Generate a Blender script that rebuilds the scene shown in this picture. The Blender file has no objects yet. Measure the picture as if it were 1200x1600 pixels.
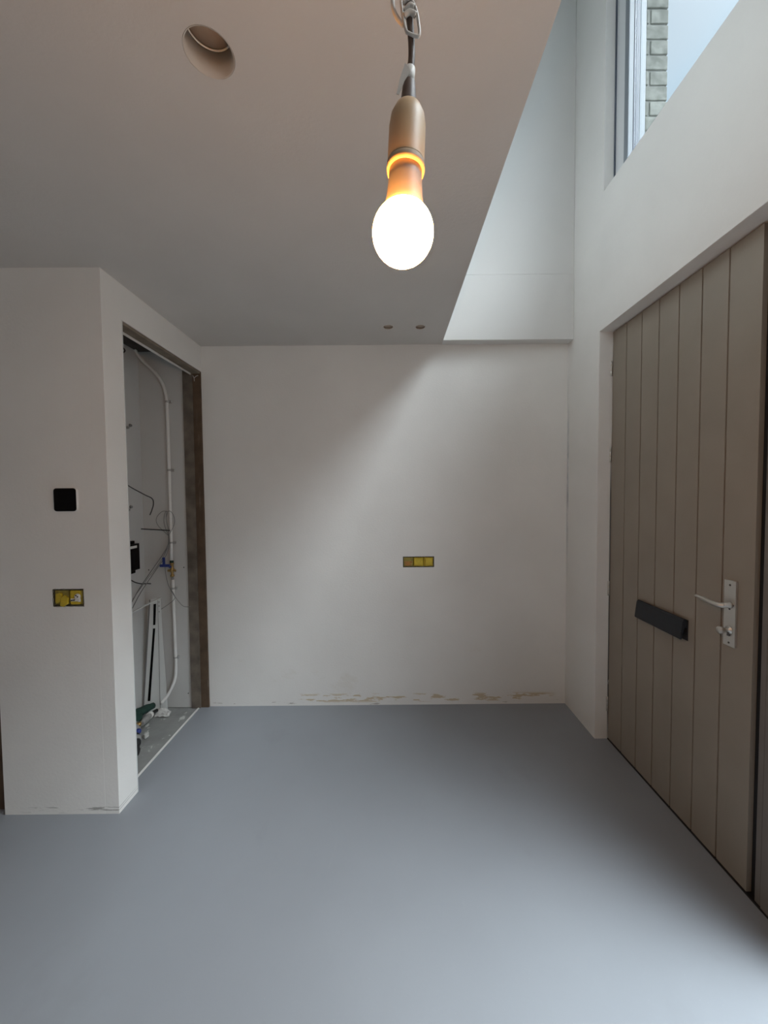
import bpy, bmesh, math, random
from mathutils import Vector, Matrix
random.seed(7)
PI = math.pi
scn = bpy.context.scene
COL = scn.collection

# ------------------------------------------------------------------ camera
CAM_H = 1.46
yaw, pit, rol = 0.0005, -0.0379, -0.0084
cy_, sy_, cp_, sp_ = math.cos(yaw), math.sin(yaw), math.cos(pit), math.sin(pit)
fwd = Vector((sy_*cp_, cy_*cp_, sp_)); rt = Vector((cy_, -sy_, 0)); up = rt.cross(fwd)
r2 = rt*math.cos(rol) + up*math.sin(rol); u2 = -rt*math.sin(rol) + up*math.cos(rol)
cd = bpy.data.cameras.new('camera'); cam = bpy.data.objects.new('camera', cd); COL.objects.link(cam)
cam.matrix_world = Matrix(((r2.x, u2.x, -fwd.x, 0), (r2.y, u2.y, -fwd.y, 0), (r2.z, u2.z, -fwd.z, CAM_H), (0, 0, 0, 1)))
cd.sensor_fit = 'VERTICAL'; cd.sensor_height = 24; cd.lens = 600.165/1600*24
cd.shift_x = -9.23/1600; cd.shift_y = -4.88/1600; cd.clip_start = 0.02
scn.camera = cam

# ------------------------------------------------------------------ sky, light, exposure
SKY_BASE, SKY_GLOW, EAST_GLOW, REAR_GLOW, EXPO = 1.04, 31.0, 0.0, 0.5, 0.0
BULB_EMIT = 370.0
w = bpy.data.worlds.new('overcast_sky'); scn.world = w; w.use_nodes = True
nt = w.node_tree; nt.nodes.clear()
def N(nt, t, **k):
    n = nt.nodes.new(t)
    for a, b in k.items(): setattr(n, a, b)
    return n
tc = N(nt, 'ShaderNodeTexCoord')
dp = N(nt, 'ShaderNodeVectorMath', operation='DOT_PRODUCT')
gd = Vector((1.0, -0.50, 1.6)).normalized(); dp.inputs[1].default_value = gd
nt.links.new(tc.outputs['Generated'], dp.inputs[0])
mx = N(nt, 'ShaderNodeMath', operation='MAXIMUM'); mx.inputs[1].default_value = 0
nt.links.new(dp.outputs['Value'], mx.inputs[0])
pw = N(nt, 'ShaderNodeMath', operation='POWER'); pw.inputs[1].default_value = 12
nt.links.new(mx.outputs[0], pw.inputs[0])
ml = N(nt, 'ShaderNodeMath', operation='MULTIPLY_ADD'); ml.inputs[1].default_value = SKY_GLOW; ml.inputs[2].default_value = 0
nt.links.new(pw.outputs[0], ml.inputs[0])
no = N(nt, 'ShaderNodeTexNoise'); no.inputs['Scale'].default_value = 2.5; no.inputs['Detail'].default_value = 3
nt.links.new(tc.outputs['Generated'], no.inputs['Vector'])
cr = N(nt, 'ShaderNodeValToRGB'); cr.color_ramp.elements[0].color = (.58, .76, .93, 1); cr.color_ramp.elements[1].color = (.72, .80, .90, 1)
cr.color_ramp.elements[0].position = .35; cr.color_ramp.elements[1].position = .65
nt.links.new(no.outputs['Fac'], cr.inputs[0])
bg = N(nt, 'ShaderNodeBackground'); out = N(nt, 'ShaderNodeOutputWorld')
def lobe(direction, power, strength, prev):
    d = N(nt, 'ShaderNodeVectorMath', operation='DOT_PRODUCT'); d.inputs[1].default_value = Vector(direction).normalized()
    nt.links.new(tc.outputs['Generated'], d.inputs[0])
    m1 = N(nt, 'ShaderNodeMath', operation='MAXIMUM'); m1.inputs[1].default_value = 0; nt.links.new(d.outputs['Value'], m1.inputs[0])
    m2 = N(nt, 'ShaderNodeMath', operation='POWER'); m2.inputs[1].default_value = power; nt.links.new(m1.outputs[0], m2.inputs[0])
    m3 = N(nt, 'ShaderNodeMath', operation='MULTIPLY_ADD'); m3.inputs[1].default_value = strength; nt.links.new(m2.outputs[0], m3.inputs[0]); nt.links.new(prev, m3.inputs[2])
    return m3.outputs[0]
acc = lobe((1, -.1, 0), 4, EAST_GLOW, ml.outputs[0])      # bright overcast low in front of the facade
acc = lobe((0, -1, 0), 4, REAR_GLOW, acc)                  # and low behind the camera
nt.links.new(cr.outputs[0], bg.inputs[0]); bg.inputs[1].default_value = SKY_BASE
bg2 = N(nt, 'ShaderNodeBackground'); bg2.inputs[0].default_value = (.92, .965, 1.02, 1); nt.links.new(acc, bg2.inputs[1])
ad = N(nt, 'ShaderNodeAddShader'); nt.links.new(bg.outputs[0], ad.inputs[0]); nt.links.new(bg2.outputs[0], ad.inputs[1]); nt.links.new(ad.outputs[0], out.inputs[0])

def portal(name, center, sx, sy, direction):      # sampling guides in the window openings, they add no light
    l = bpy.data.lights.new(name, 'AREA'); l.shape = 'RECTANGLE'; l.size = sx; l.size_y = sy
    l.cycles.is_portal = True
    o = bpy.data.objects.new(name, l); COL.objects.link(o); o.location = center
    o.rotation_euler = Vector(direction).to_track_quat('-Z', 'Y').to_euler()
WIN = (-0.75, 2.2, 3.134, 4.5)     # high side window: y0, y1, z0, z1
REAR = (-0.8, 0.8, 0.9, 2.2)       # unseen window behind the camera, added for fill light: x0, x1, z0, z1
SIDE = (-.45, 1.05, .08, 2.28)       # glazed panel added beside the door, out of view, to light the floor
portal('portal_glazing', (1.42, (SIDE[0]+SIDE[1])/2, 1.18), 2.3, 1.6, (-1, 0, 0))
portal('portal_side', (1.62, (WIN[0]+WIN[1])/2, (WIN[2]+WIN[3])/2), WIN[3]-WIN[2]+.1, WIN[1]-WIN[0], (-1, 0, 0))
portal('portal_rear', ((REAR[0]+REAR[1])/2, -3.3, (REAR[2]+REAR[3])/2), REAR[1]-REAR[0], REAR[3]-REAR[2], (0, 1, 0))
vs = scn.view_settings
vs.view_transform = 'Standard'; vs.look = 'None'; vs.exposure = EXPO; vs.gamma = 1; vs.use_curve_mapping = False
scn.cycles.max_bounces = 14; scn.cycles.diffuse_bounces = 10

# ------------------------------------------------------------------ materials
def mat(name, col, rough=.6, metal=0, var=0, vscale=6, bump=0, bscale=200, spec=.5, emit=None, estr=0, trans=0):
    m = bpy.data.materials.new(name); m.use_nodes = True; t = m.node_tree
    b = t.nodes['Principled BSDF']
    b.inputs['Base Color'].default_value = (*col, 1); b.inputs['Roughness'].default_value = rough
    b.inputs['Metallic'].default_value = metal; b.inputs['Specular IOR Level'].default_value = spec
    b.inputs['Transmission Weight'].default_value = trans
    tc = N(t, 'ShaderNodeTexCoord')
    if var:
        n = N(t, 'ShaderNodeTexNoise'); n.inputs['Scale'].default_value = vscale; n.inputs['Detail'].default_value = 6
        t.links.new(tc.outputs['Object'], n.inputs['Vector'])
        r = N(t, 'ShaderNodeValToRGB'); r.color_ramp.elements[0].position = .3; r.color_ramp.elements[1].position = .7
        r.color_ramp.elements[0].color = (*[max(0, c*(1-var)) for c in col], 1)
        r.color_ramp.elements[1].color = (*[min(1, c*(1+var)) for c in col], 1)
        t.links.new(n.outputs['Fac'], r.inputs[0]); t.links.new(r.outputs[0], b.inputs['Base Color'])
        m['ramp'] = r.name
    if bump:
        n = N(t, 'ShaderNodeTexNoise'); n.inputs['Scale'].default_value = bscale; n.inputs['Detail'].default_value = 4
        t.links.new(tc.outputs['Object'], n.inputs['Vector'])
        bu = N(t, 'ShaderNodeBump'); bu.inputs['Strength'].default_value = bump; bu.inputs['Distance'].default_value = .002
        t.links.new(n.outputs['Fac'], bu.inputs['Height']); t.links.new(bu.outputs[0], b.inputs['Normal'])
    if emit:
        b.inputs['Emission Color'].default_value = (*emit, 1); b.inputs['Emission Strength'].default_value = estr
    return m

def band(t, sock, a, b, soft):
    """1 inside a..b of a scalar socket, soft edges"""
    r1 = N(t, 'ShaderNodeMapRange'); r1.inputs[1].default_value = a-soft; r1.inputs[2].default_value = a+soft
    r2 = N(t, 'ShaderNodeMapRange'); r2.inputs[1].default_value = b-soft; r2.inputs[2].default_value = b+soft
    r2.inputs[3].default_value = 1; r2.inputs[4].default_value = 0
    t.links.new(sock, r1.inputs[0]); t.links.new(sock, r2.inputs[0])
    m = N(t, 'ShaderNodeMath', operation='MULTIPLY'); t.links.new(r1.outputs[0], m.inputs[0]); t.links.new(r2.outputs[0], m.inputs[1])
    return m.outputs[0]

def stain_or_shade(m, col, masks, nscale, thr, soft=.04, amount=.9):
    """stains of their own colour, or painted shade, inside a region (object coords), broken up by noise"""
    t = m.node_tree; b = t.nodes['Principled BSDF']
    tc = N(t, 'ShaderNodeTexCoord'); sx = N(t, 'ShaderNodeSeparateXYZ'); t.links.new(tc.outputs['Object'], sx.inputs[0])
    mp = N(t, 'ShaderNodeMapping'); mp.inputs['Scale'].default_value = nscale; t.links.new(tc.outputs['Object'], mp.inputs[0])
    n = N(t, 'ShaderNodeTexNoise'); n.inputs['Scale'].default_value = 1; n.inputs['Detail'].default_value = 5; n.inputs['Roughness'].default_value = .65
    t.links.new(mp.outputs[0], n.inputs['Vector'])
    r = N(t, 'ShaderNodeMapRange'); r.inputs[1].default_value = thr; r.inputs[2].default_value = thr+soft; r.inputs[4].default_value = amount
    t.links.new(n.outputs['Fac'], r.inputs[0]); s = r.outputs[0]
    for ax, a, c, sf in masks:
        q = band(t, sx.outputs['XYZ'.index(ax)], a, c, sf)
        mm = N(t, 'ShaderNodeMath', operation='MULTIPLY'); t.links.new(s, mm.inputs[0]); t.links.new(q, mm.inputs[1]); s = mm.outputs[0]
    mixn = N(t, 'ShaderNodeMix', data_type='RGBA'); mixn.inputs[7].default_value = (*col, 1)
    inp = b.inputs['Base Color']
    if inp.is_linked: t.links.new(inp.links[0].from_socket, mixn.inputs[6])
    else: mixn.inputs[6].default_value = inp.default_value
    t.links.new(s, mixn.inputs[0]); t.links.new(mixn.outputs[2], inp)

PL = (.80, .79, .765)
def plaster(name, c=PL): return mat(name, c, .85, var=.035, vscale=2.2, bump=.35, bscale=90, spec=.2)
M_back = plaster('plaster_back')
stain_or_shade(M_back, (.56, .45, .28), [('Z', .024, .078, .008), ('X', -.75, 1.10, .05)], (5.5, 1, 30), .53, .02, .8)
stain_or_shade(M_back, (.30, .27, .23), [('Z', .0, .03, .006), ('X', -1.25, 1.2, .02)], (9, 1, 60), .62, .03, .6)
stain_or_shade(M_back, (.58, .52, .40), [('Z', .10, .42, .1), ('X', -1.2, 1.2, .05)], (3, 1, 4), .60, .12, .25)
stain_or_shade(M_back, (.36, .34, .30), [('Z', .2, 2.0, .1)], (26, 1, 26), .76, .02, .6)
M_right = plaster('plaster_right')
stain_or_shade(M_right, (.33, .36, .40), [('Y', 2.588, 2.63, .006), ('Z', 1.15, 2.0, .3)], (1, 20, 5), .36, .2, .55)
stain_or_shade(M_right, (.10, .10, .10), [('Y', 2.2, 2.245, .004), ('X', 1.2775, 1.32, .001), ('Z', .03, 1.6, .15)], (20, 20, 9), .34, .06, .9)  # dark of the gap between jamb and leaf, painted on the reveal
M_left = plaster('plaster_left')
stain_or_shade(M_left, (.26, .25, .23), [('Z', .008, .034, .005), ('X', -1.68, -1.22, .05)], (7, 1, 90), .56, .03, .8)
stain_or_shade(M_left, (.22, .20, .18), [('Z', .3, 2.2, .1)], (30, 30, 60), .78, .02, .8)
M_plain = plaster('plaster_plain')
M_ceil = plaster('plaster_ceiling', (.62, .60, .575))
M_upper = mat('smooth_board', (.72, .715, .70), .6, var=.02, vscale=2, bump=.05, bscale=80, spec=.3)
M_floor = mat('cast_floor', (.27, .287, .312), .42, var=.05, vscale=1.6, bump=.06, bscale=350, spec=.4)
stain_or_shade(M_floor, (.34, .35, .375), [('X', -1.3, 1.2, .05)], (170, 170, 1), .66, .03, .5)
stain_or_shade(M_floor, (.24, .252, .272), [('X', -1.3, 1.2, .05)], (2.3, 1.6, 1), .60, .1, .5)
stain_or_shade(M_floor, (.32, .333, .355), [('X', -.6, 1.0, .2)], (9, 1.1, 1), .66, .05, .3)
M_conc = mat('concrete', (.26, .265, .26), .8, var=.15, vscale=9, bump=.3, bscale=60)
stain_or_shade(M_conc, (.62, .62, .60), [('Y', 2.1, 2.6, .05)], (14, 9, 1), .60, .05, .8)
M_panel = mat('closet_panel', (.60, .60, .59), .55, var=.03, vscale=3)
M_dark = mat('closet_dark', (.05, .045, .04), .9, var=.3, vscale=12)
M_wood = mat('raw_brown_wood', (.105, .068, .042), .75, bump=.3, bscale=60, var=.25, vscale=14)
stain_or_shade(M_wood, (.24, .20, .165), [('X', -1.39, -1.2, .01)], (30, 10, 2.2), .60, .06, .6)
M_wood2 = mat('weathered_wood', (.15, .125, .10), .8, bump=.3, bscale=60, var=.4, vscale=10)
M_lintel = mat('lintel_wood', (.20, .165, .125), .75, bump=.3, bscale=60, var=.25, vscale=14)
M_white = mat('white_plastic', (.78, .78, .76), .4)
M_whitemetal = mat('white_enamel', (.66, .68, .67), .35, var=.03)
M_black = mat('black_gloss', (.002, .002, .0025), .3, spec=.12)
M_blackm = mat('black_matt', (.012, .012, .014), .6)
M_leaf = mat('taupe_door_paint', (.285, .245, .20), .42, var=.05, vscale=5, bump=.12, bscale=120, spec=.5)
M_leafd = mat('taupe_frame_paint', (.17, .15, .135), .5, var=.06, vscale=5)
M_gap = mat('dark_gap_fill', (.006, .006, .008), .6)  # near-black fill that paints the dark of the gaps round the door
M_steel = mat('satin_steel', (.62, .60, .56), .38, metal=.85)
M_screw = mat('dark_screw', (.10, .095, .09), .5, metal=.5)
M_slate = mat('slate_black_plastic', (.011, .015, .021), .55, var=.2, vscale=60, bump=.3, bscale=300)
M_yel = mat('yellow_plastic', (.58, .43, .03), .4, var=.15, vscale=40)
M_yel2 = mat('dusty_yellow_plastic', (.34, .28, .06), .6, var=.35, vscale=60)
M_grime = mat('rough_dark_edge', (.05, .045, .025), .9, var=.5, vscale=80)
M_brass = mat('brass', (.45, .30, .12), .35, metal=.9)
M_blue = mat('blue_plastic', (.02, .04, .22), .4)
M_green = mat('green_foam', (.012, .045, .034), .8, var=.4, vscale=30, bump=.5, bscale=60)
M_greyp = mat('grey_plastic', (.28, .28, .27), .5, var=.2, vscale=30)
M_clip = mat('grey_clip', (.42, .42, .41), .5)
M_cable = mat('grey_cable', (.20, .20, .20), .5)
M_pvc = mat('white_window_pvc', (.72, .74, .76), .3)
M_pvcg = mat('dimmed_window_pvc', (.22, .25, .28), .4)  # same pvc as the frame, darkened to dim its sunlit strips
M_pvcd = mat('dark_gasket', (.10, .12, .16), .35)
M_sock = mat('flare_tinted_socket', (.48, .31, .17), .45)  # orange haze of lens flare put into the socket's base colour
M_cord = mat('brown_cord', (.10, .062, .045), .5)
M_tape = mat('white_tape', (.62, .56, .50), .5)
M_neck = mat('bulb_neck', (.26, .21, .18), .5)
M_bulb = mat('glowing_bulb', (1, .9, .8), .4, emit=(1, .43, .085), estr=BULB_EMIT)
M_dusty = mat('dusty_sheet', (.55, .55, .53), .6, var=.2, vscale=40)
M_cup = mat('recess_brown', (.42, .34, .27), .8, var=.05)
M_cupw = mat('recess_wall', (.56, .52, .47), .8, var=.05)

M_glass = bpy.data.materials.new('window_glass'); M_glass.use_nodes = True
t = M_glass.node_tree; t.nodes.clear()
g = N(t, 'ShaderNodeBsdfGlossy'); g.inputs['Roughness'].default_value = .0
tr = N(t, 'ShaderNodeBsdfTransparent'); tr.inputs[0].default_value = (.93, .96, .96, 1)
lw = N(t, 'ShaderNodeLayerWeight'); lw.inputs[0].default_value = .5
fp = N(t, 'ShaderNodeMath', operation='POWER'); fp.inputs[1].default_value = 5; t.links.new(lw.outputs['Facing'], fp.inputs[0])
fr = N(t, 'ShaderNodeMath', operation='MULTIPLY_ADD'); fr.inputs[1].default_value = .9; fr.inputs[2].default_value = .04; t.links.new(fp.outputs[0], fr.inputs[0])
ms = N(t, 'ShaderNodeMixShader'); o_ = N(t, 'ShaderNodeOutputMaterial')
t.links.new(fr.outputs[0], ms.inputs[0]); t.links.new(tr.outputs[0], ms.inputs[1]); t.links.new(g.outputs[0], ms.inputs[2]); t.links.new(ms.outputs[0], o_.inputs[0])

M_brick = bpy.data.materials.new('pale_brick'); M_brick.use_nodes = True
t = M_brick.node_tree; b = t.nodes['Principled BSDF']; b.inputs['Roughness'].default_value = .9
tc = N(t, 'ShaderNodeTexCoord'); n = N(t, 'ShaderNodeTexNoise'); n.inputs['Scale'].default_value = 22; n.inputs['Detail'].default_value = 6
t.links.new(tc.outputs['Object'], n.inputs['Vector'])
r = N(t, 'ShaderNodeValToRGB'); r.color_ramp.elements[0].position = .35; r.color_ramp.elements[1].position = .68
r.color_ramp.elements[0].color = (.15, .155, .135, 1); r.color_ramp.elements[1].color = (.30, .305, .275, 1)
t.links.new(n.outputs['Fac'], r.inputs[0]); t.links.new(r.outputs[0], b.inputs['Base Color'])
bu = N(t, 'ShaderNodeBump'); bu.inputs['Strength'].default_value = .6; bu.inputs['Distance'].default_value = .004
t.links.new(n.outputs['Fac'], bu.inputs['Height']); t.links.new(bu.outputs[0], b.inputs['Normal'])
M_mortar = mat('mortar', (.26, .265, .245), .95, bump=.3, bscale=80)

# ------------------------------------------------------------------ mesh helpers
def obj(name, bm, m, parent=None, smooth=False, bevel=0, seg=2):
    me = bpy.data.meshes.new(name); bmesh.ops.recalc_face_normals(bm, faces=bm.faces[:]); bm.to_mesh(me); bm.free()
    o = bpy.data.objects.new(name, me); COL.objects.link(o)
    for q in (m if isinstance(m, (list, tuple)) else [m]): me.materials.append(q)
    if smooth:
        for p in me.polygons: p.use_smooth = True
    if bevel:
        md = o.modifiers.new('bevel', 'BEVEL'); md.width = bevel; md.segments = seg; md.limit_method = 'ANGLE'; md.angle_limit = .7
    if parent: o.parent = parent
    return o
def struct(name, bm, m, **k):
    o = obj(name, bm, m, **k); o['kind'] = 'structure'; return o
def thing(name, label, cat, loc, group=None):
    o = bpy.data.objects.new(name, None); COL.objects.link(o); o.location = loc; o.empty_display_size = .05
    o['label'] = label; o['category'] = cat
    if group: o['group'] = group
    return o
def tag(o, label, cat, group=None):
    o['label'] = label; o['category'] = cat
    if group: o['group'] = group
    return o
def keep(t):      # children were built in world coordinates: make them local to the Empty
    bpy.context.view_layer.update()
    for c in t.children_recursive:
        if c.parent == t: c.matrix_parent_inverse = Matrix.Translation(-Vector(t.location))
    return t
def box(bm, x0, x1, y0, y1, z0, z1, mi=0):
    v = [bm.verts.new((x, y, z)) for x in (x0, x1) for y in (y0, y1) for z in (z0, z1)]
    for f in ((0,1,3,2),(4,6,7,5),(0,4,5,1),(2,3,7,6),(0,2,6,4),(1,5,7,3)):
        q = bm.faces.new([v[i] for i in f]); q.material_index = mi
    return v
def B(*a):
    bm = bmesh.new(); box(bm, *a); return bm
def holed(axis, d0, d1, us, vs_, holes, inner=True):
    """solid slab between d0 and d1 along axis, spanning us x vs_, with rectangular holes (u0,u1,v0,v1)"""
    U = sorted(set([*us]+[h[i] for h in holes for i in (0, 1)])); V = sorted(set([*vs_]+[h[i] for h in holes for i in (2, 3)]))
    def solid(i, j):
        if i < 0 or j < 0 or i >= len(U)-1 or j >= len(V)-1: return False
        a, c = (U[i]+U[i+1])/2, (V[j]+V[j+1])/2
        return not any(h[0] < a < h[1] and h[2] < c < h[3] for h in holes)
    bm = bmesh.new(); cache = {}
    def P(u, v, d):
        k = (u, v, d)
        if k not in cache:
            cache[k] = bm.verts.new({'X': (d, u, v), 'Y': (u, d, v), 'Z': (u, v, d)}[axis])
        return cache[k]
    for i in range(len(U)-1):
        for j in range(len(V)-1):
            if not solid(i, j): continue
            a, b_, c, d = U[i], U[i+1], V[j], V[j+1]
            for dd in (d0, d1): bm.faces.new([P(a, c, dd), P(b_, c, dd), P(b_, d, dd), P(a, d, dd)])
            for (ni, nj, p, q) in ((i-1, j, (a, c), (a, d)), (i+1, j, (b_, c), (b_, d)), (i, j-1, (a, c), (b_, c)), (i, j+1, (a, d), (b_, d))):
                if not solid(ni, nj): bm.faces.new([P(*p, d0), P(*q, d0), P(*q, d1), P(*p, d1)])
    return bm
def smoothpts(pts, n=8):
    pts = [Vector(p) for p in pts]; P = [2*pts[0]-pts[1]] + pts + [2*pts[-1]-pts[-2]]; out = []
    for i in range(1, len(P)-2):
        for k in range(n):
            t = k/n; a, b, c, d = P[i-1:i+3]
            out.append(.5*((2*b)+(c-a)*t+(2*a-5*b+4*c-d)*t*t+(3*b-a-3*c+d)*t**3))
    return out+[pts[-1]]
def tube(bm, pts, rad, seg=8, sm=6, closed=False, mi=0):
    pts = smoothpts(pts, sm) if sm else [Vector(p) for p in pts]
    n = len(pts); R_ = rad if isinstance(rad, (list, tuple)) else [rad]*n
    if len(R_) != n: R_ = [R_[min(len(R_)-1, int(i/(n-1)*(len(R_)-1)+.5))] for i in range(n)]
    tan = [(pts[min(i+1, n-1)]-pts[max(i-1, 0)]).normalized() for i in range(n)]
    a = tan[0].orthogonal().normalized(); rings = []
    for i in range(n):
        a = (a-a.dot(tan[i])*tan[i]).normalized(); b = tan[i].cross(a)
        rings.append([bm.verts.new(pts[i]+R_[i]*(a*math.cos(2*PI*k/seg)+b*math.sin(2*PI*k/seg))) for k in range(seg)])
    for i in range(n-1):
        for k in range(seg):
            f = bm.faces.new([rings[i][k], rings[i][(k+1) % seg], rings[i+1][(k+1) % seg], rings[i+1][k]]); f.material_index = mi; f.smooth = True
    if closed:
        pass
    bm.faces.new(rings[0][::-1]).material_index = mi; bm.faces.new(rings[-1]).material_index = mi
    return bm
def T(pts, rad, **k): return tube(bmesh.new(), pts, rad, **k)
def lathe(bm, prof, o, axis=(0, 0, 1), seg=32, mi=0):
    """prof: (radius, height) pairs along the axis from o"""
    ax = Vector(axis).normalized(); a = ax.orthogonal().normalized(); b = ax.cross(a); o = Vector(o); rings = []
    for r, h in prof:
        if r < 1e-6: rings.append([bm.verts.new(o+ax*h)])
        else: rings.append([bm.verts.new(o+ax*h+r*(a*math.cos(2*PI*k/seg)+b*math.sin(2*PI*k/seg))) for k in range(seg)])
    for i in range(len(rings)-1):
        p, q = rings[i], rings[i+1]
        for k in range(seg):
            l = (k+1) % seg
            if len(p) == 1 and len(q) == 1: continue
            if len(p) == 1: f = bm.faces.new([p[0], q[l], q[k]])
            elif len(q) == 1: f = bm.faces.new([p[k], p[l], q[0]])
            else: f = bm.faces.new([p[k], p[l], q[l], q[k]])
            f.material_index = mi; f.smooth = True
    return bm
def Lt(prof, o, **k): return lathe(bmesh.new(), prof, o, **k)
def prism(bm, poly, axis, a, b, mi=0):
    """polygon in the two other axes extruded along axis"""
    def P(p, d): return {'X': (d, p[0], p[1]), 'Y': (p[0], d, p[1]), 'Z': (p[0], p[1], d)}[axis]
    A = [bm.verts.new(P(p, a)) for p in poly]; C = [bm.verts.new(P(p, b)) for p in poly]
    bm.faces.new(A[::-1]).material_index = mi; bm.faces.new(C).material_index = mi
    for i in range(len(poly)):
        j = (i+1) % len(poly); bm.faces.new([A[i], A[j], C[j], C[i]]).material_index = mi
    return bm
def rrect(x0, x1, z0, z1, r, n=5):
    out = []
    for cx, cz, a0 in ((x1-r, z1-r, 0), (x0+r, z1-r, 90), (x0+r, z0+r, 180), (x1-r, z0+r, 270)):
        for k in range(n+1):
            a = math.radians(a0+90*k/n); out.append((cx+r*math.cos(a), cz+r*math.sin(a)))
    return out

# ------------------------------------------------------------------ dimensions
H = 2.461; YB = 2.613; YU = 2.534; XR = 1.205; XL = -1.257; XE = .358; Y1 = 1.716; XC = -1.783; YO = 1.848; HO = 2.292
XCL = -1.68; XIN = -1.32; TOP = 5.2; YF = -3.2; XW = -3.1
SB = (.089, .299, .961, 1.032)      # triple socket cut-out in the back wall
LB = (-1.519, -1.383, .968, 1.045)  # double box cut-out on the left face

# ------------------------------------------------------------------ structure
struct('floor', B(XIN, 1.45, YF-.2, YB+.2, -.12, 0), M_floor)
bm = bmesh.new(); box(bm, XW-.2, XIN, YF-.2, Y1+.04, -.12, 0); struct('floor_left', bm, M_floor)
bm = bmesh.new(); box(bm, XC-.1, XIN, Y1+.04, YB+.2, -.12, -.004); struct('floor_closet', bm, M_conc)
struct('trim_1', B(-1.332, -1.322, YO-.01, YB, -.003, .0035), M_white)     # threshold line

# ceiling slab with the round openings
def ceiling():
    bm = bmesh.new(); E_ = []
    def loop(pts):
        v = [bm.verts.new((x, y, H)) for x, y in pts]
        for i in range(len(v)): E_.append(bm.edges.new((v[i], v[(i+1) % len(v)])))
    loop([(XW-.2, YF-.2), (XE, YF-.2), (XE, YB+.02), (XL-.063, YB+.02), (XL-.063, Y1+.05), (XW-.2, Y1+.05)])
    for cx, cy, r_ in HOLES: loop([(cx+r_*math.cos(2*PI*k/48), cy+r_*math.sin(2*PI*k/48)) for k in range(48)])
    bmesh.ops.triangle_fill(bm, edges=E_, use_beauty=True)
    ret = bmesh.ops.extrude_face_region(bm, geom=bm.faces[:])
    bmesh.ops.translate(bm, verts=[g for g in ret['geom'] if isinstance(g, bmesh.types.BMVert)], vec=(0, 0, .34))
    return bm
HOLES = [(-.400, .909, .0545), (0, 2.34, .029), (.192, 2.344, .029)]
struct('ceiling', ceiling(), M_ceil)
struct('ceiling_upper', B(XW-.2, XR+.6, YF-.2, YB+.2, TOP, TOP+.15), M_upper)
struct('wall_void_bounce', B(XE-.15, XE, YF, YU, H+.339, TOP), M_upper)  # unseen wall, added to bounce daylight onto the right and back walls
struct('wall_upper_left', B(XW-.2, XW, YF, YB+.2, H+.34, TOP), M_upper)
struct('wall_upper_landing', B(XW, XE-.001, YB, YB+.2, H+.34, TOP), M_upper)

# back wall: lower plastered part, upper boarded part standing proud
struct('wall_back', holed('Y', YB, YB+.2, (-1.375, 1.45), (-.1, TOP), [SB]), M_back)
bm = bmesh.new(); box(bm, SB[0]-.01, SB[1]+.01, YB+.055, YB+.06, SB[2]-.01, SB[3]+.01); struct('wall_back_recess', bm, M_grime)
bm = bmesh.new()
box(bm, XE-.001, 1.2046, YU, YB, H-.004, 2.871); box(bm, XE-.001, 1.2042, YU+.004, YB, 2.8735, TOP)
struct('wall_back_upper', bm, M_upper, bevel=.002)
# right wall with door and high window
DOOR = (-.55, 2.227, 0, 2.377)
struct('wall_right', holed('X', XR, XR+.10, (YF-.2, YB+.2), (-.1, TOP), [(DOOR[0], DOOR[1], -.1, DOOR[3]), (WIN[0], WIN[1], WIN[2], WIN[3])]), M_right, bevel=.002)
bm = holed('X', 1.306, 1.345, (YF-.2, YB+.2), (-.1, TOP), [(DOOR[0]-.0, DOOR[1]+.0, -.1, DOOR[3]), (WIN[0]+.1, WIN[1]-.116, WIN[2], WIN[3])])
struct('wall_right_outer', bm, M_plain)
# left block with the meter closet
bm = holed('X', XIN, XL, (Y1, YB-.001), (0, H), [(YO, YB, -1, HO)])
struct('wall_left', bm, M_left, bevel=.003)
struct('wall_left_face', holed('Y', Y1, Y1+.05, (XC, XIN+.0), (0, H), [LB]), M_left)
struct('wall_left_side', B(XC, XCL, Y1+.05, YB+.2, 0, H+.2), M_left)
struct('wall_left_recess', B(LB[0]-.01, LB[1]+.01, Y1+.05, Y1+.054, LB[2]-.01, LB[3]+.01), M_grime)
struct('wall_closet_back', B(XCL, -1.375, YB-.008, YB+.19, 0, H+.2), M_panel)
struct('wall_closet_side', B(XCL, XCL+.006, Y1+.1, YB-.008, 0, 2.43), M_panel)
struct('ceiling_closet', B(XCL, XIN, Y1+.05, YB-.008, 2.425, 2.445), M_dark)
struct('wall_far_left', B(XW-.15, XW, YF, Y1+.05, 0, H), M_plain)
struct('wall_left_end', B(XW, -1.90, Y1+.04, Y1+.2, 0, H), M_plain)
struct('trim_2', B(-1.90, XC-.002, Y1+.03, Y1+.12, 0, H), M_wood, bevel=.003)
struct('wall_front', holed('Y', YF-.15, YF, (XW-.2, 1.45), (-.1, TOP), [REAR]), M_plain)
# frame of the added rear window
bm = bmesh.new()
for a in ((REAR[0], REAR[0]+.07, REAR[2], REAR[3]), (REAR[1]-.07, REAR[1], REAR[2], REAR[3]), (-.04, .04, REAR[2], REAR[3])): box(bm, a[0], a[1], YF-.1, YF-.04, a[2], a[3])
for a in ((REAR[0], REAR[1], REAR[2], REAR[2]+.07), (REAR[0], REAR[1], REAR[3]-.07, REAR[3])): box(bm, a[0], a[1], YF-.1, YF-.04, a[2], a[3])
wr = struct('window_rear_added', bm, M_pvc)
obj('pane', B(REAR[0]+.07, REAR[1]-.07, YF-.075, YF-.07, REAR[2]+.07, REAR[3]-.07), M_glass, wr)

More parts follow.
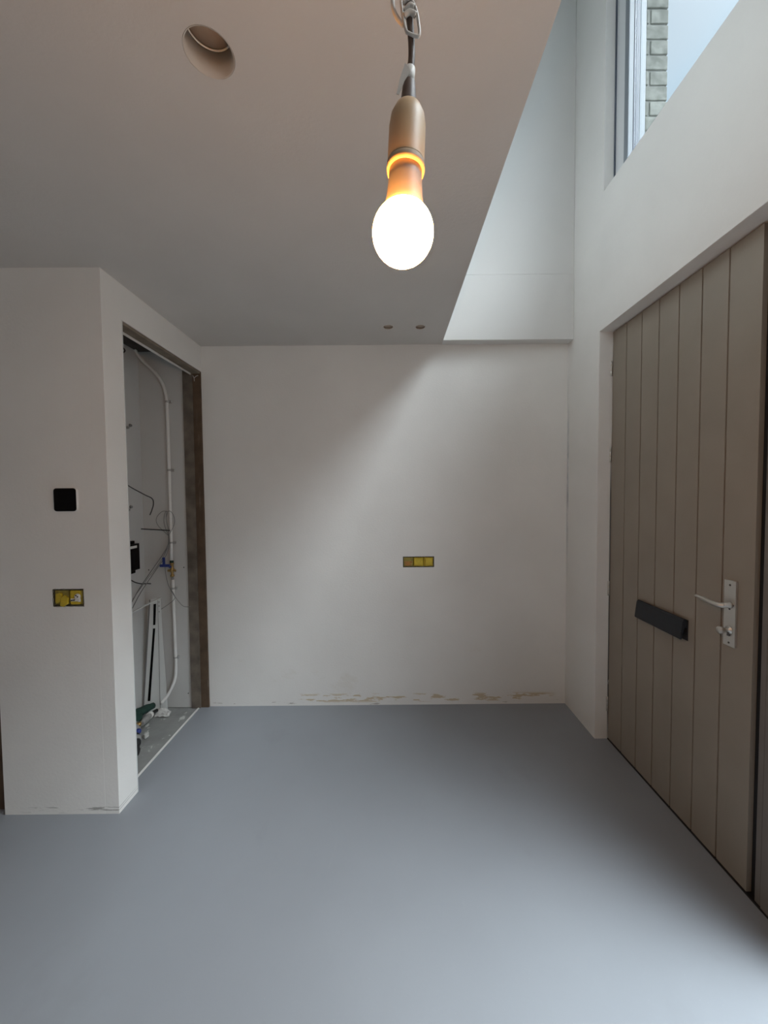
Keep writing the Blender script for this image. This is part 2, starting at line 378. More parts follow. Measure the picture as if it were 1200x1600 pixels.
# closet opening: wooden jamb and lintel
bm = bmesh.new(); box(bm, -1.312, XL-.0015, YB-.014, YB-.0005, 0, HO-.002)
struct('trim_3', bm, M_wood, bevel=.002)
obj('plaster_fleck', T([(-1.305, YB-.020, 2.262), (-1.297, YB-.020, 2.244), (-1.296, YB-.020, 2.225)], .0022, seg=6), M_dusty, bpy.data.objects['trim_3'])
obj('plaster_fleck', T([(-1.297, YB-.020, 2.246), (-1.282, YB-.020, 2.258), (-1.270, YB-.020, 2.262)], .0022, seg=6), M_dusty, bpy.data.objects['trim_3'])
struct('trim_4', B(-1.375, -1.312, YB-.022, YB-.001, 0, HO+.13), M_wood2, bevel=.002)
struct('trim_5', B(-1.316, XL-.003, YO+.001, YB-.014, HO-.016, HO-.001), M_lintel, bevel=.002)
struct('trim_6', B(-1.322, -1.317, YO+.001, YB-.02, HO-.026, HO-.001), M_white)
bm = bmesh.new()
box(bm, XL-.0035, XL+.0012, YO-.0035, YO+.001, .0, HO-.0)
struct('trim_7', bm, M_whitemetal)

# ------------------------------------------------------------------ high window
win = struct('window_1', (lambda bm: bm)(B(1.266, 1.306, WIN[1]-.082, WIN[1], WIN[2], WIN[3])), M_pvc, bevel=.003)
bm = bmesh.new()
box(bm, 1.266, 1.306, WIN[0], WIN[0]+.08, WIN[2], WIN[3]); box(bm, 1.266, 1.306, WIN[0]+.08, WIN[1]-.082, WIN[2], WIN[2]+.08)
box(bm, 1.266, 1.306, WIN[0]+.08, WIN[1]-.082, WIN[3]-.08, WIN[3])
obj('window_frame', bm, M_pvc, win, bevel=.003)
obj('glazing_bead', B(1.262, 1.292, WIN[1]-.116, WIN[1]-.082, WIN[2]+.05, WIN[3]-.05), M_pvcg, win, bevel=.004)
bm = bmesh.new()
for k in range(3): box(bm, 1.292+.010*k, 1.300+.010*k, WIN[1]-.117, WIN[1]-.10, WIN[2]+.05, WIN[3]-.05)
obj('gasket', bm, M_pvcd, win)
obj('seal_line', B(1.258, 1.2655, WIN[1]-.006, WIN[1]-.0005, WIN[2], WIN[3]-.02), M_pvcd, win)
obj('pane', B(1.296, 1.299, WIN[0]+.08, WIN[1]-.118, WIN[2]+.08, WIN[3]-.08), M_glass, win)
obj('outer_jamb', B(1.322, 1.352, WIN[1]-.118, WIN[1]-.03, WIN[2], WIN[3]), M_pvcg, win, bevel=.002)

# brick outer reveal
bm = bmesh.new(); bmm = bmesh.new()
ch = .0765; z = WIN[2]-.25; row = 0
box(bmm, 1.350, 1.455, WIN[1]-.112, WIN[1]+.6, z, WIN[3]+.1)
while z < WIN[3]+.05:
    # header course shows one brick on the reveal, the next course shows the cut joint
    if row % 2 == 0: parts = [(1.352, 1.4655)]
    else: parts = [(1.352, 1.3665), (1.376, 1.4655)]
    for a, c in parts:
        j = random.uniform(-.0015, .0015)
        box(bm, a, c+j, WIN[1]-.117+j, WIN[1]-.01 if row % 2 else WIN[1]+.09, z+.009, z+ch)
    y = WIN[1]-.002 if row % 2 else WIN[1]+.10
    while y < WIN[1]+.5:
        box(bm, 1.36, 1.4655+random.uniform(-.002, .002), y+.008, y+.205, z+.009, z+ch); y += .213
    z += ch; row += 1
pier = struct('wall_outer_brick', bmm, M_mortar); obj('brick', bm, M_brick, pier, bevel=.003)

# ------------------------------------------------------------------ front door
XD = 1.28; D0, D1, DT = 1.338, 2.219, 2.369
prof = []; edges = [D1-.125*k for k in range(8)]; edges[-1] = D0
pts = [(XD+.05, D1), (XD, D1)]
for e in edges[1:-1]: pts += [(XD, e+.0034), (XD+.010, e+.0018), (XD+.010, e-.0018), (XD, e-.0034)]
pts += [(XD, D0), (XD+.05, D0)]
door = struct('door_1', prism(bmesh.new(), pts, 'Z', .010, DT), M_leaf)
bm = bmesh.new()      # letter flap
fl = [(XD-.001, .905), (XD-.010, .912), (XD-.018, .910), (XD-.022, .900), (XD-.027, .862), (XD-.031, .828), (XD-.029, .822), (XD-.024, .824), (XD-.019, .852), (XD-.011, .876), (XD-.001, .872)]
me_y0, me_y1 = 1.634, 1.945
A = [bm.verts.new((x, me_y0, z)) for x, z in fl]; C_ = [bm.verts.new((x, me_y1, z)) for x, z in fl]
bm.faces.new(A[::-1]); bm.faces.new(C_)
for i in range(len(fl)): j = (i+1) % len(fl); bm.faces.new([A[i], A[j], C_[j], C_[i]])
lp = obj('letter_plate', B(XD-.004, XD-.0002, me_y0-.004, me_y1+.004, .818, .908), M_blackm, door, bevel=.001)
obj('letter_flap', bm, M_slate, lp, bevel=.0015)
hp = obj('handle_plate', prism(bmesh.new(), rrect(1.400, 1.449, .879, 1.127, .002), 'X', XD-.009, XD-.0003), M_steel, door, bevel=.001)
bm = bmesh.new()
lathe(bm, [(0, 0), (.0125, 0), (.0125, .008), (.0085, .012), (.0085, .036), (0, .036)], (XD-.009, 1.421, 1.036), axis=(-1, 0, 0), seg=20)
obj('handle_neck', bm, M_steel, hp)
bm = bmesh.new()
tube(bm, [(XD-.040, 1.412, 1.036), (XD-.052, 1.425, 1.036), (XD-.054, 1.45, 1.037), (XD-.050, 1.49, 1.040), (XD-.047, 1.535, 1.042)], [.0088, .0088, .0082, .0074, .0062], seg=12)
obj('handle_lever', bm, M_steel, hp)
bm = bmesh.new()
lathe(bm, [(0, 0), (.0155, 0), (.0155, .004), (.007, .006), (.007, .024), (.0135, .027), (.0140, .038), (.012, .041), (0, .041)], (XD-.009, 1.423, .941), axis=(-1, 0, 0), seg=24)
obj('turn_knob', bm, M_steel, hp)
obj('cylinder_lock', B(XD-.0145, XD-.009, 1.418, 1.428, .918, .938), M_screw, hp, bevel=.001)
for yy, zz in ((1.424, 1.110), (1.424, 1.020), (1.424, .892), (1.410, 1.036)):
    obj('screw', Lt([(0, 0), (.0038, 0), (.0034, .0015), (0, .0012)], (XD-.009, yy, zz), axis=(-1, 0, 0), seg=12), M_screw, hp)
for zz in (2.167, 1.678, .902, .214):
    hb = obj('hinge', Lt([(0, -.042), (.0055, -.042), (.0055, -.0145), (.0048, -.014), (.0048, -.0135), (.0055, -.013), (.0055, .013), (.0048, .0135), (.0048, .014), (.0055, .0145), (.0055, .042), (0, .042)], (XD-.006, D1+.0035, zz), seg=14), M_steel, door)
# frame: dark rebate, stepped post and the fixed leaf beside the door
bm = bmesh.new(); box(bm, XD+.022, XD+.07, D1-.01, DOOR[1]+.02, 0, DOOR[3]); box(bm, XD+.022, XD+.07, DOOR[0], D1, DT-.006, DOOR[3]+.02)
df = struct('door_frame', bm, M_gap)
bm = bmesh.new(); box(bm, XD+.018, XD+.07, 1.3112, D0-.0005, .0, DT)
struct('door_frame_rebate', bm, M_gap)
bm = bmesh.new()
box(bm, XD+.004, XD+.05, 1.290, 1.311, .0, DT); box(bm, XD+.012, XD+.05, 1.286, 1.290, 0, DT)
box(bm, XD+.0, XD+.05, 1.2, 1.286, .0, DT)
struct('door_2', bm, M_leafd, bevel=.002)
sl = struct('window_side_added', holed('X', XD, XD+.05, (DOOR[0]+.002, 1.20), (0, DT), [(SIDE[0], SIDE[1], SIDE[2], SIDE[3])]), M_leafd)  # unseen sidelight, added to let daylight in across the floor
obj('pane', B(XD+.02, XD+.026, SIDE[0], SIDE[1], SIDE[2], SIDE[3]), M_glass, sl)
struct('trim_8', B(XD-.002, XD+.09, DOOR[0], DOOR[1]-.004, -.001, .0075), M_gap)   # black strip painting the dark gap under the leaf
struct('ground_outside', B(1.45, 9, -9, 9, -.2, -.15), M_conc)

# ------------------------------------------------------------------ ceiling recesses
def recess(name, label, cat, hole, depth, group=None, big=False):
    cx, cy, r_ = hole
    t = thing(name, label, cat, (cx, cy, H), group)
    obj('rim', Lt([(r_-.0008, 0), (r_-.0008, depth), (r_-.003, depth), (r_-.003, 0.0004), (r_-.0008, 0)], (cx, cy, H), seg=48), M_cupw if big else M_cup, t)
    obj('back_plate', Lt([(0, depth+.002), (r_+.004, depth+.002), (r_+.004, depth+.004), (0, depth+.004)], (cx, cy, H), seg=48), M_cup, t)
    if big:
        obj('light_ring', Lt([(r_-.004, depth-.003), (r_-.003, depth-.001), (r_-.0062, depth+.001), (r_-.0066, depth-.002), (r_-.004, depth-.003)], (cx, cy, H), seg=48), M_white, t)
        for dx, dy in ((-.018, -.003), (.020, .012), (-.016, -.022)):
            obj('fixing_screw', Lt([(0, 0), (.0042, 0), (.0034, -.005), (0, -.006)], (cx+dx, cy+dy, H+depth+.002), seg=12), M_tape if dx > -.017 else M_cup, t)
    return keep(t)
recess('downlight_recess', 'large empty round downlight opening in the ceiling left of the bulb', 'ceiling recess', HOLES[0], .062, big=True)
recess('spotlight_hole', 'small round ceiling hole near the back wall, the left of the pair', 'ceiling hole', HOLES[1], .0045, 'small round holes near the back wall')
recess('spotlight_hole', 'small round ceiling hole near the back wall, right of the pair beside ceiling edge', 'ceiling hole', HOLES[2], .0045, 'small round holes near the back wall')

# ------------------------------------------------------------------ hanging bulb
BX, BY = .0150, .380
t = thing('hanging_bulb', 'lit bare bulb in a flare-tinted socket hanging on a short cord from the ceiling', 'lamp', (BX, BY, 1.68))
ax = Vector((.05, .0, 1)).normalized(); o0 = Vector((BX, BY, 1.711))
r_ = .0293
pr = [(0, -r_)]+[(r_*math.sin(a), -r_*math.cos(a)) for a in [PI*k/24 for k in range(1, 19)]]
gl = obj('glass_globe', Lt(pr, o0, axis=ax, seg=48), M_bulb, t, smooth=True)
obj('bulb_neck', Lt([(.0200, .0203), (.0190, .0230), (.0172, .034), (.0160, .048), (.0150, .066), (0, .066)], o0, axis=ax, seg=40), M_neck, t)
obj('socket_rim', Lt([(.0148, .060), (.0148, .058), (.0178, .0565), (.0183, .060), (.0180, .0645), (.0148, .0645), (.0148, .060)], o0, axis=ax, seg=40), mat('shaded_socket_rim', (.30, .20, .12), .6), t)  # rim coloured darker than the socket to hold down the bulb's glow
obj('lamp_socket', Lt([(.0150, .0648), (.0177, .0648), (.0176, .066), (.0174, .098), (.0160, .108), (.0125, .1155), (.0085, .119), (0, .119)], o0, axis=ax, seg=40), M_sock, t)
obj('cable_boot', Lt([(.0078, .117), (.0070, .128), (.0058, .139), (.0034, .1435), (0, .1435)], o0, axis=ax, seg=24), M_cord, t)
ctop = o0+ax*.142
obj('power_cord', T([ctop, (BX+.0095, BY, 1.875), (BX+.0085, BY, 1.90), (BX+.006, BY, 1.93), (BX+.002, BY+.004, 2.05), (BX+.004, BY+.002, 2.25), (BX, BY, H)], .0033, seg=10), M_cord, t)
bm = bmesh.new()    # tape wrap with a loose tail
lathe(bm, [(.0038, .138), (.0050, .1385), (.0052, .152), (.0038, .153)], o0, axis=ax, seg=16)
p0 = o0+ax*.151
for (a, b_) in ((((-.0045, -.0052, .001), (.0005, -.0052, -.007)), ((-.0095, -.0046, -.012), (-.0055, -.0046, -.015))), (((-.0095, -.0046, -.012), (-.0055, -.0046, -.015)), ((-.0130, -.004, -.026), (-.0105, -.004, -.027)))):
    v = [bm.verts.new(p0+Vector(q)) for q in (a[0], b_[0], b_[1], a[1])]; v2 = [bm.verts.new(p0+Vector(q)+Vector((0, -.0006, 0))) for q in (a[0], b_[0], b_[1], a[1])]
    bm.faces.new(v); bm.faces.new(v2[::-1])
    for i in range(4): bm.faces.new([v[i], v[(i+1) % 4], v2[(i+1) % 4], v2[i]])
obj('tape', bm, M_tape, t)
# plastic cord hook: an elongated ring with a plate and two bent arms
HX, HZ = BX+.0085, 1.905
bm = bmesh.new()
ring = [(-.004, -.013), (.0035, -.0165), (.0080, -.0155), (.0065, .000), (.0030, .012), (-.0035, .019), (-.0085, .018), (-.0080, .006), (-.0062, -.004)]
tube(bm, [(HX+a, BY-.004, HZ+b_) for a, b_ in ring+[ring[0]]], .0014, seg=8)
tube(bm, [(HX-.0065, BY-.004, HZ+.001), (HX-.001, BY-.0045, HZ+.004), (HX+.005, BY-.004, HZ+.002)], .0024, seg=8)
tube(bm, [(HX-.006, BY-.003, HZ+.006), (HX-.001, BY-.0045, HZ+.010), (HX+.003, BY-.004, HZ+.009)], .0022, seg=8)
tube(bm, [(HX-.0078, BY-.003, HZ+.014), (HX-.0015, BY-.004, HZ+.017)], .0018, seg=8)
obj('cord_hook', bm, M_tape, t)
bm = bmesh.new()
tube(bm, [(HX-.007, BY-.002, HZ-.0045), (HX-.013, BY-.001, HZ+.004), (HX-.0165, BY, HZ+.016), (HX-.015, BY+.002, HZ+.034), (HX-.008, BY+.002, HZ+.045)], .0020, seg=8)
tube(bm, [(HX-.003, BY, HZ+.018), (HX-.006, BY, HZ+.032), (HX-.008, BY, HZ+.045)], .0024, seg=8)
tube(bm, [(HX+.000, BY-.002, HZ+.016), (HX-.0035, BY, HZ+.030), (HX-.006, BY, HZ+.045)], .0012, seg=8)
tube(bm, [(HX+.005, BY+.002, HZ+.022), (HX+.0065, BY+.002, HZ+.034), (HX+.003, BY+.002, HZ+.048)], .0012, seg=8)
obj('hook_arm', bm, M_tape, t)
keep(t)

# ------------------------------------------------------------------ wall devices
t = thing('thermostat', 'square white wall thermostat with a glossy black front, above the yellow box', 'thermostat', (-1.437, Y1, 1.448))
obj('housing', prism(bmesh.new(), rrect(-1.486, -1.388, 1.397, 1.499, .012), 'Y', Y1-.012, Y1-.0002), M_white, t, bevel=.001)
obj('screen', prism(bmesh.new(), rrect(-1.486, -1.388, 1.397, 1.499, .012), 'Y', Y1-.0165, Y1-.0122), M_black, t, bevel=.0015)
keep(t)

t = thing('flush_box', 'double yellow wall box with torn cover in the left wall, below the thermostat', 'wall box', (-1.45, Y1, 1.006), 'unfinished yellow wall boxes')
bm = bmesh.new(); n = 26; x0, x1, z0, z1 = LB
rim = []
for k in range(n): rim.append((x0+(x1-x0)*k/n, z0))
for k in range(12): rim.append((x1, z0+(z1-z0)*k/12))
for k in range(n): rim.append((x1-(x1-x0)*k/n, z1))
for k in range(12): rim.append((x0, z1-(z1-z0)*k/12))
def ragged(bm, rim, y, inn, outr, x0, x1, z0, z1):
    cx, cz = (x0+x1)/2, (z0+z1)/2
    A, C_ = [], []
    for x, z in rim:
        sx = (x-cx)/((x1-x0)/2); sz = (z-cz)/((z1-z0)/2)
        j = random.uniform(.3, 1)*outr
        A.append(bm.verts.new((x+(sx if abs(sx) > .99 else 0)*j, y, z+(sz if abs(sz) > .99 else 0)*j)))
        C_.append(bm.verts.new((x-sx*inn, y+.004, z-sz*inn)))
    m_ = len(rim)
    for i in range(m_): bm.faces.new([A[i], A[(i+1) % m_], C_[(i+1) % m_], C_[i]])
ragged(bm, rim, Y1-.0008, .006, .003, *LB)
obj('rough_edge', bm, M_grime, t)
for cx in (-1.487, -1.417):
    bm = bmesh.new(); prism(bm, rrect(cx-.0325, cx+.0325, .973, 1.040, .008), 'Y', Y1+.006, Y1+.045)
    obj('box_shell', bm, M_yel2, t, bevel=.002)
bm = bmesh.new()
prism(bm, [(-1.509, .985), (-1.498, .981), (-1.484, .990), (-1.479, 1.022), (-1.487, 1.030), (-1.507, 1.024)], 'Y', Y1-.004, Y1+.006)
prism(bm, [(-1.484, .972), (-1.470, .966), (-1.449, .981), (-1.446, 1.006), (-1.462, 1.020), (-1.478, 1.008)], 'Y', Y1-.009, Y1-.001)
obj('cover_tab', bm, M_yel, t, bevel=.002)
obj('cover_lid', prism(bmesh.new(), rrect(-1.444, -1.400, .975, 1.038, .006), 'Y', Y1+.001, Y1+.006), M_yel, t, bevel=.001)
bm = bmesh.new()
lathe(bm, [(0, -.005), (.012, -.005), (.013, 0), (.012, .004), (0, .004)], (-1.408, Y1-.003, 1.012), axis=(0, -1, 0), seg=16)
box(bm, -1.440, -1.408, Y1-.004, Y1+.001, .990, 1.003); box(bm, -1.406, -1.396, Y1-.006, Y1+.001, .988, 1.004)
obj('white_insert', bm, M_white, t, bevel=.002)
bm = bmesh.new()
for a, c in ((-1.411, 1.018), (-1.404, 1.012), (-1.421, .997), (-1.431, .996)): box(bm, a-.002, a+.002, Y1-.0095, Y1-.0045, c-.0025, c+.0025)
obj('insert_slot', bm, M_blackm, t)
keep(t)

t = thing('flush_box', 'triple yellow wall box in the middle of the white back wall', 'wall box', (.194, YB, .996), 'unfinished yellow wall boxes')
bm = bmesh.new(); x0, x1, z0, z1 = SB; rim = []
for k in range(36): rim.append((x0+(x1-x0)*k/36, z0))
for k in range(12): rim.append((x1, z0+(z1-z0)*k/12))
for k in range(36): rim.append((x1-(x1-x0)*k/36, z1))
for k in range(12): rim.append((x0, z1-(z1-z0)*k/12))
ragged(bm, rim, YB-.0008, .005, .0025, *SB); obj('rough_edge', bm, M_grime, t)
for i, cx in enumerate((.1235, .194, .2645)):
    obj('box_shell', prism(bmesh.new(), rrect(cx-.0335, cx+.0335, .964, 1.029, .006), 'Y', YB+.008, YB+.05), M_yel2 if i == 0 else M_yel, t, bevel=.002)
    if i:
        obj('cover_lid', prism(bmesh.new(), rrect(cx-.025-(.004 if i == 1 else 0), cx+.025, .973, 1.022, .004), 'Y', YB-.001, YB+.008), M_yel, t, bevel=.0015)
bm = bmesh.new(); box(bm, .098, .152, YB-.001, YB+.008, .988, 1.000)
prism(bm, [(.100, .972), (.125, .969), (.150, .975), (.130, .990), (.105, .986)], 'Y', YB-.001, YB+.007)
obj('wire_tail', bm, mat('orange_plastic', (.42, .20, .05), .5, var=.3, vscale=50), t, bevel=.002)
keep(t)

# ------------------------------------------------------------------ meter closet contents
yb = YB-.010
t = thing('conduit_pipe', 'white plastic conduit with a blue-levered brass valve running down the closet back', 'pipe', (-1.48, yb-.012, .05))
obj('upper_tube', T([(-1.668, yb-.035, 2.424), (-1.652, yb-.030, 2.39), (-1.615, yb-.02, 2.345), (-1.560, yb-.014, 2.29), (-1.515, yb-.012, 2.225), (-1.490, yb-.012, 2.15), (-1.482, yb-.012, 2.05), (-1.480, yb-.012, 1.6), (-1.480, yb-.014, 1.025)], .0100, seg=14), M_white, t)
obj('lower_tube', T([(-1.477, yb-.014, .895), (-1.477, yb-.012, .80), (-1.475, yb-.012, .45), (-1.474, yb-.012, .30), (-1.482, yb-.02, .20), (-1.515, yb-.045, .115), (-1.545, yb-.075, .070)], .0100, seg=14), M_white, t)
for zz in (2.09, 1.634, 1.146, .834, .357):
    bm = bmesh.new(); cx = -1.476 if zz < .9 else -1.480
    lathe(bm, [(.0101, -.006), (.0125, -.006), (.0125, .006), (.0101, .006), (.0101, -.006)], (cx, yb-.012, zz), seg=16)
    box(bm, -1.470, -1.452, yb-.013, yb-.0005, zz-.009, zz+.009)
    obj('clip', bm, M_clip, t, bevel=.001)
bm = bmesh.new(); c = (-1.478, yb-.016, .915)
lathe(bm, [(0, 0), (.013, 0), (.013, .012), (.008, .015), (.009, .03), (.015, .036), (.015, .052), (.010, .058), (.010, .082), (.013, .084), (.013, .094), (0, .094)], c, seg=8)
lathe(bm, [(0, -.026), (.007, -.026), (.0085, -.018), (.006, -.009), (.006, .018), (.009, .026), (0, .026)], (-1.478, yb-.022, .957), axis=(1, 0, 0), seg=10)
vb = obj('stop_valve', bm, M_brass, t)
bm = bmesh.new(); lathe(bm, [(0, 0), (.006, 0), (.006, .02), (0, .02)], (-1.478, yb-.028, .985), axis=(0, -1, 0), seg=12)
box(bm, -1.540, -1.472, yb-.056, yb-.046, .987, 1.006); box(bm, -1.520, -1.504, yb-.056, yb-.046, 1.0, 1.052)
obj('valve_lever', bm, M_blue, vb, bevel=.003)
obj('valve_stub', T([(-1.478, yb-.016, .915), (-1.477, yb-.015, .890)], .0075, sm=0, seg=10), M_greyp, vb)
obj('valve_cap', Lt([(0, 0), (.0115, 0), (.0115, .014), (0, .015)], (-1.479, yb-.016, 1.009), seg=12), M_green, vb)
keep(t)

t = thing('cable_bundle', 'bundle of thin grey cables looped over the pipe and hanging to lower left', 'cables', (-1.50, yb-.03, 1.25))
for k, (cx, cz, wx) in enumerate(((-1.455, 1.30, .030), (-1.50, 1.30, .018), (-1.51, 1.29, .052))):
    s = 1 if k == 0 else -1
    base = (-1.485, yb-.034, 1.195)
    P_ = [base, (-1.485+s*wx*1.3, yb-.036, 1.265), (-1.485+s*wx*1.45, yb-.036, 1.315), (-1.485+s*wx*.7, yb-.036, 1.358), (-1.490, yb-.034, 1.352), (-1.498, yb-.032, 1.31), (-1.487, yb-.032, 1.24), base]
    obj('loop', T(P_, .0017, seg=6), M_cable, t)
ends = [[(-1.487, yb-.03, 1.20), (-1.490, yb-.03, 1.14), (-1.520, yb-.04, 1.075), (-1.585, yb-.07, .965), (-1.640, yb-.11, .86), (-1.665, yb-.2, .74)],
        [(-1.484, yb-.03, 1.20), (-1.485, yb-.03, 1.13), (-1.505, yb-.04, 1.06), (-1.555, yb-.08, .965), (-1.625, yb-.13, .83), (-1.655, yb-.22, .69)],
        [(-1.486, yb-.028, 1.20), (-1.495, yb-.03, 1.12), (-1.540, yb-.045, 1.02), (-1.610, yb-.08, .91), (-1.655, yb-.16, .80)]]
for P_, rr in zip(ends, (.0030, .0026, .0018)): obj('strand', T(P_, rr, seg=7), M_cable, t)
keep(t)
o = obj('thin_wire', T([(-1.522, yb-.02, 1.02), (-1.522, yb-.02, .95), (-1.508, yb-.02, .87), (-1.490, yb-.025, .835), (-1.455, yb-.04, .79), (-1.39, yb-.07, .735), (-1.345, yb-.09, .728), (-1.315, yb-.10, .735)], .0018, seg=6), M_cable)
tag(o, 'thin grey wire curling from below the valve across the brown jamb', 'wire')
o = obj('thin_wire', T([(-1.490, yb-.03, .84), (-1.450, yb-.05, .80), (-1.448, yb-.055, .77), (-1.49, yb-.05, .735), (-1.545, yb-.04, .70)], .0018, seg=6), M_cable)
tag(o, 'thin grey wire below the valve bending back to the lower left', 'wire')
o = obj('black_rod', T([(-1.690+.03, yb-.045, 1.243), (-1.47, yb-.042, 1.231)], .0036, sm=0, seg=8), M_blackm)
tag(o, 'short straight black rod lying across the looped cables in the closet', 'rod')
o = obj('black_cable', T([(-1.674, 2.41, 1.56), (-1.655, 2.46, 1.52), (-1.610, 2.53, 1.47), (-1.582, 2.56, 1.445), (-1.577, 2.565, 1.41), (-1.588, 2.565, 1.37), (-1.603, 2.565, 1.335)], .0032, seg=8), M_blackm)
tag(o, 'black cable arching out of the closet side wall above the looped cables', 'cable')
o = obj('black_cable', T([(-1.670, 2.45, .925), (-1.655, 2.48, .90), (-1.635, 2.51, .885), (-1.61, 2.53, .882), (-1.595, 2.54, .878)], .0035, seg=8), M_blackm)
tag(o, 'short black cable hanging below the black junction box in the closet', 'cable')
o = obj('black_cable', T([(-1.672, 2.36, 2.40), (-1.645, 2.40, 2.385), (-1.635, 2.42, 2.365), (-1.65, 2.41, 2.345), (-1.672, 2.38, 2.345)], .004, seg=8), M_blackm)
tag(o, 'black cable loop at the top left under the closet ceiling', 'cable')

t = thing('junction_box', 'black box with a small white label on the closet side wall', 'junction box', (XCL+.006, 2.45, 1.07))
bm = bmesh.new(); box(bm, XCL+.0062, XCL+.040, 2.30, 2.505, .985, 1.155); box(bm, XCL+.0062, XCL+.03, 2.30, 2.475, .965, 1.175)
obj('case', bm, M_black, t, bevel=.003)
obj('white_label', B(XCL+.0402, XCL+.043, 2.40, 2.475, 1.128, 1.144), M_white, t)
keep(t)
for zz, yy, lab in ((1.90, 2.47, 'small grey double clip high on the closet side wall'), (1.375, 2.45, 'small brownish clip on the closet side wall beside the black cable')):
    t = thing('wall_clip', lab, 'clip', (XCL+.006, yy, zz), 'small clips on the closet side wall')
    bm = bmesh.new(); lathe(bm, [(0, 0), (.010, 0), (.008, .014), (0, .014)], (XCL+.0062, yy, zz), axis=(1, 0, 0), seg=10)
    obj('pad', bm, M_greyp, t)
    bm = bmesh.new(); lathe(bm, [(0, 0), (.011, 0), (.007, .012), (0, .012)], (XCL+.0062, yy+.03, zz+.018), axis=(1, 0, 0), seg=10)
    obj('hook', bm, M_cable, t); keep(t)
for i, (xx, zz, lab) in enumerate(((-1.648, .958, 'dark screw head left of the grey cables on the closet back'), (-1.408, .974, 'dark screw head right of the brass valve on the closet back'), (-1.402, .098, 'dark screw head near the floor on the closet back'))):
    o = obj('screw_head', Lt([(0, 0), (.0045, 0), (.003, .002), (0, .002)], (xx, YB-.0082, zz), axis=(0, -1, 0), seg=10), M_screw)
    tag(o, lab, 'screw', 'screws in the closet back panel')

# white enamelled cover leaning in the corner
t = thing('metal_cover', 'white enamelled metal cover with a long black slot leaning in the closet corner', 'metal cover', (-1.60, 2.50, 0))
def slab(bm, q, th, mi=0):
    q = [Vector(p) for p in q]; n = (q[1]-q[0]).cross(q[3]-q[0]).normalized()*th
    a = [bm.verts.new(p) for p in q]; b_ = [bm.verts.new(p+n) for p in q]
    bm.faces.new(a); bm.faces.new(b_[::-1])
    for i in range(4): bm.faces.new([a[i], a[(i+1) % 4], b_[(i+1) % 4], b_[i]])
TL, TR = Vector((-1.606, 2.545, .770)), Vector((-1.545, 2.555, .780)); BL, BR = Vector((-1.662, 2.525, .012)), Vector((-1.515, 2.55, .012))
obj('front_sheet', (lambda bm: (slab(bm, [BL, BR, TR, TL], .004), bm)[1])(bmesh.new()), M_whitemetal, t, bevel=.001)
def lerp(a, b, k): return a+(b-a)*k
def onface(u, v, off=-.0052):
    a = lerp(BL, BR, u); c = lerp(TL, TR, u); return lerp(a, c, v)+Vector((0, off, 0))
for (v0, v1, ua, ub, uc, ud) in ((.10, .74, .17, .28, .36, .52), (.77, .955, .37, .53, .38, .62), (.02, .05, .14, .30, .145, .305)):
    bm = bmesh.new(); slab(bm, [onface(ua, v0), onface(ub, v0), onface(ud, v1), onface(uc, v1)], .0008); obj('slot', bm, M_black, t)
bm = bmesh.new(); slab(bm, [onface(.70, 0), onface(.715, 0), onface(.80, 1), onface(.77, 1)], .0006); obj('fold_line', bm, M_cable, t)
bm = bmesh.new(); slab(bm, [BL+Vector((-.004, -.005, 0)), BL+Vector((.003, -.005, 0)), TL+Vector((.003, -.003, 0)), TL+Vector((-.004, -.003, 0))], .0012); obj('dark_edge', bm, M_cable, t)
bm = bmesh.new(); slab(bm, [(-1.672, 2.30, .705), TR+Vector((0, -.004, 0)), TR+Vector((0, -.004, .004)), (-1.672, 2.30, .712)], .016); obj('top_flange', bm, M_whitemetal, t)
for u, v in ((.90, .965), (.88, .93), (.87, .88)):
    obj('punched_hole', Lt([(0, 0), (.003, 0), (.003, .001), (0, .001)], onface(u, v), axis=(0, -1, 0), seg=10), M_screw, t)
keep(t)

# water connection on the closet floor
t = thing('water_meter', 'green insulated water connection with grey couplings on the closet floor', 'water meter', (-1.55, 2.40, 0))
obj('insulation', T([(-1.600, 2.30, .105), (-1.595, 2.36, .098), (-1.585, 2.42, .092), (-1.572, 2.485, .080)], [.024, .030, .025, .020], seg=9, sm=3), M_green, t)
obj('insulation', T([(-1.560, 2.26, .088), (-1.575, 2.33, .088), (-1.580, 2.36, .085)], [.018, .026, .020], seg=8, sm=3), M_green, t)
obj('coupling', T([(-1.530, 2.30, .068), (-1.540, 2.36, .062), (-1.550, 2.42, .058)], [.015, .020, .017], seg=14), M_greyp, t)
obj('white_collar', T([(-1.546, 2.40, .060), (-1.550, 2.422, .057)], .0205, sm=0, seg=16), M_white, t)
obj('pipe_end', T([(-1.550, 2.42, .056), (-1.552, 2.455, .052), (-1.548, 2.485, .048)], .011, seg=12), M_blackm, t)
obj('meter_body', Lt([(0, 0), (.036, 0), (.038, .025), (.034, .045), (.024, .050), (0, .05)], (-1.540, 2.240, .055), seg=20), M_greyp, t)
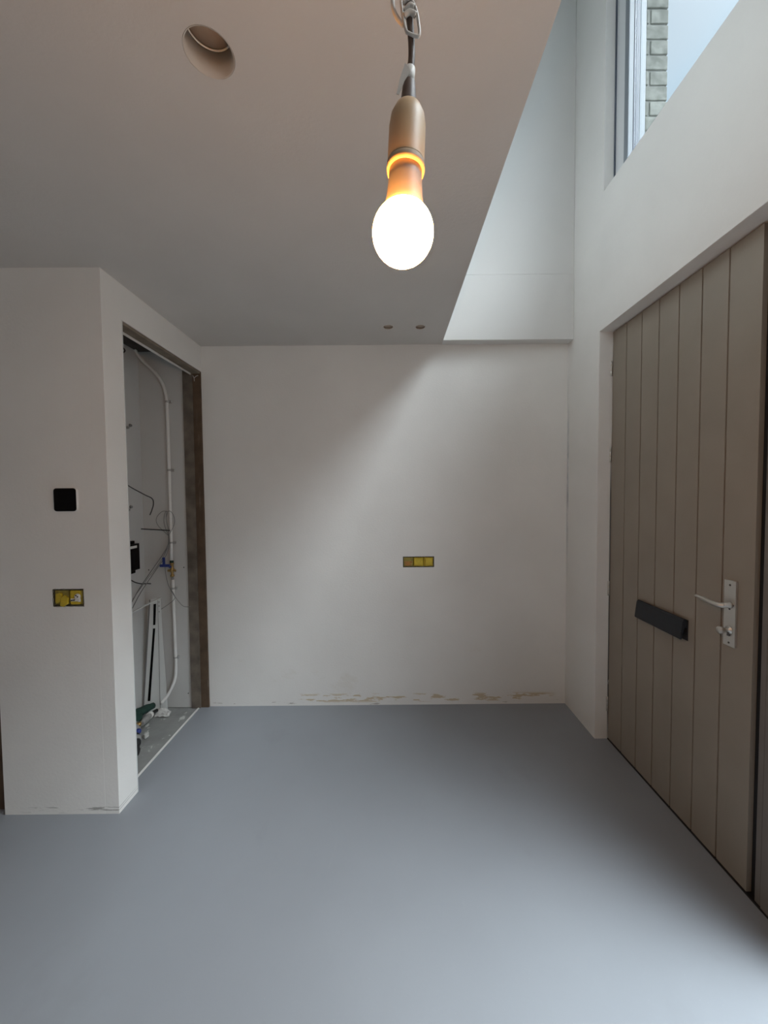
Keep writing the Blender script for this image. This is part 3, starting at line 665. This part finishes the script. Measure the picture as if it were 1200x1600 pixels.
obj('brass_nut', Lt([(0, 0), (.014, 0), (.014, .016), (0, .016)], (-1.512, 2.250, .090), seg=6), M_brass, t)
obj('blue_cap', Lt([(0, 0), (.014, 0), (.016, .010), (.013, .026), (0, .028)], (-1.495, 2.215, .078), axis=(.5, -.6, .2), seg=16), M_blue, t)
obj('riser', B(-1.62, -1.60, 2.24, 2.262, 0, .16), M_white, t, bevel=.003)
obj('foot', T([(-1.540, 2.240, 0), (-1.540, 2.240, .06)], .016, sm=0, seg=10), M_blackm, t)
hz = obj('drain_hose', T([(-1.50, 2.185, .070), (-1.472, 2.165, .066), (-1.447, 2.125, .048), (-1.430, 2.085, .030), (-1.438, 2.035, .020), (-1.49, 2.01, .020)], [.018, .022, .018, .022, .018, .022, .018, .022, .018, .022], seg=12), M_blackm, t)
obj('hose_collar', T([(-1.476, 2.170, .066), (-1.462, 2.150, .058)], .0235, sm=0, seg=14), M_greyp, hz)
keep(t)
# crumpled dusty sheet
bm = bmesh.new(); G = 9; gv = []
c00, c10, c11, c01 = Vector((-1.567, 2.485, .002)), Vector((-1.472, 2.482, .002)), Vector((-1.480, 2.53, .010)), Vector((-1.560, 2.522, .036))
for i in range(G):
    for j in range(G):
        u, v = i/(G-1), j/(G-1)
        p = c00*(1-u)*(1-v)+c10*u*(1-v)+c11*u*v+c01*(1-u)*v; p.z += abs(random.gauss(0, .004))+.012*math.sin(PI*u)*v
        gv.append(bm.verts.new(p))
for i in range(G-1):
    for j in range(G-1): bm.faces.new([gv[i*G+j], gv[(i+1)*G+j], gv[(i+1)*G+j+1], gv[i*G+j+1]])
o = obj('plastic_sheet', bm, M_dusty); md = o.modifiers.new('solid', 'SOLIDIFY'); md.thickness = .0012; md.offset = 1
tag(o, 'crumpled dusty white plastic sheet on the concrete closet floor', 'plastic sheet')
o = obj('plaster_crumb', (lambda bm: (prism(bm, [(-1.502, 2.27), (-1.486, 2.262), (-1.480, 2.29), (-1.497, 2.31)], 'Z', -.003, .022), bm)[1])(bmesh.new()), M_dusty, bevel=.003)
tag(o, 'small white plaster lump beside the water connection on the closet floor', 'plaster lump')
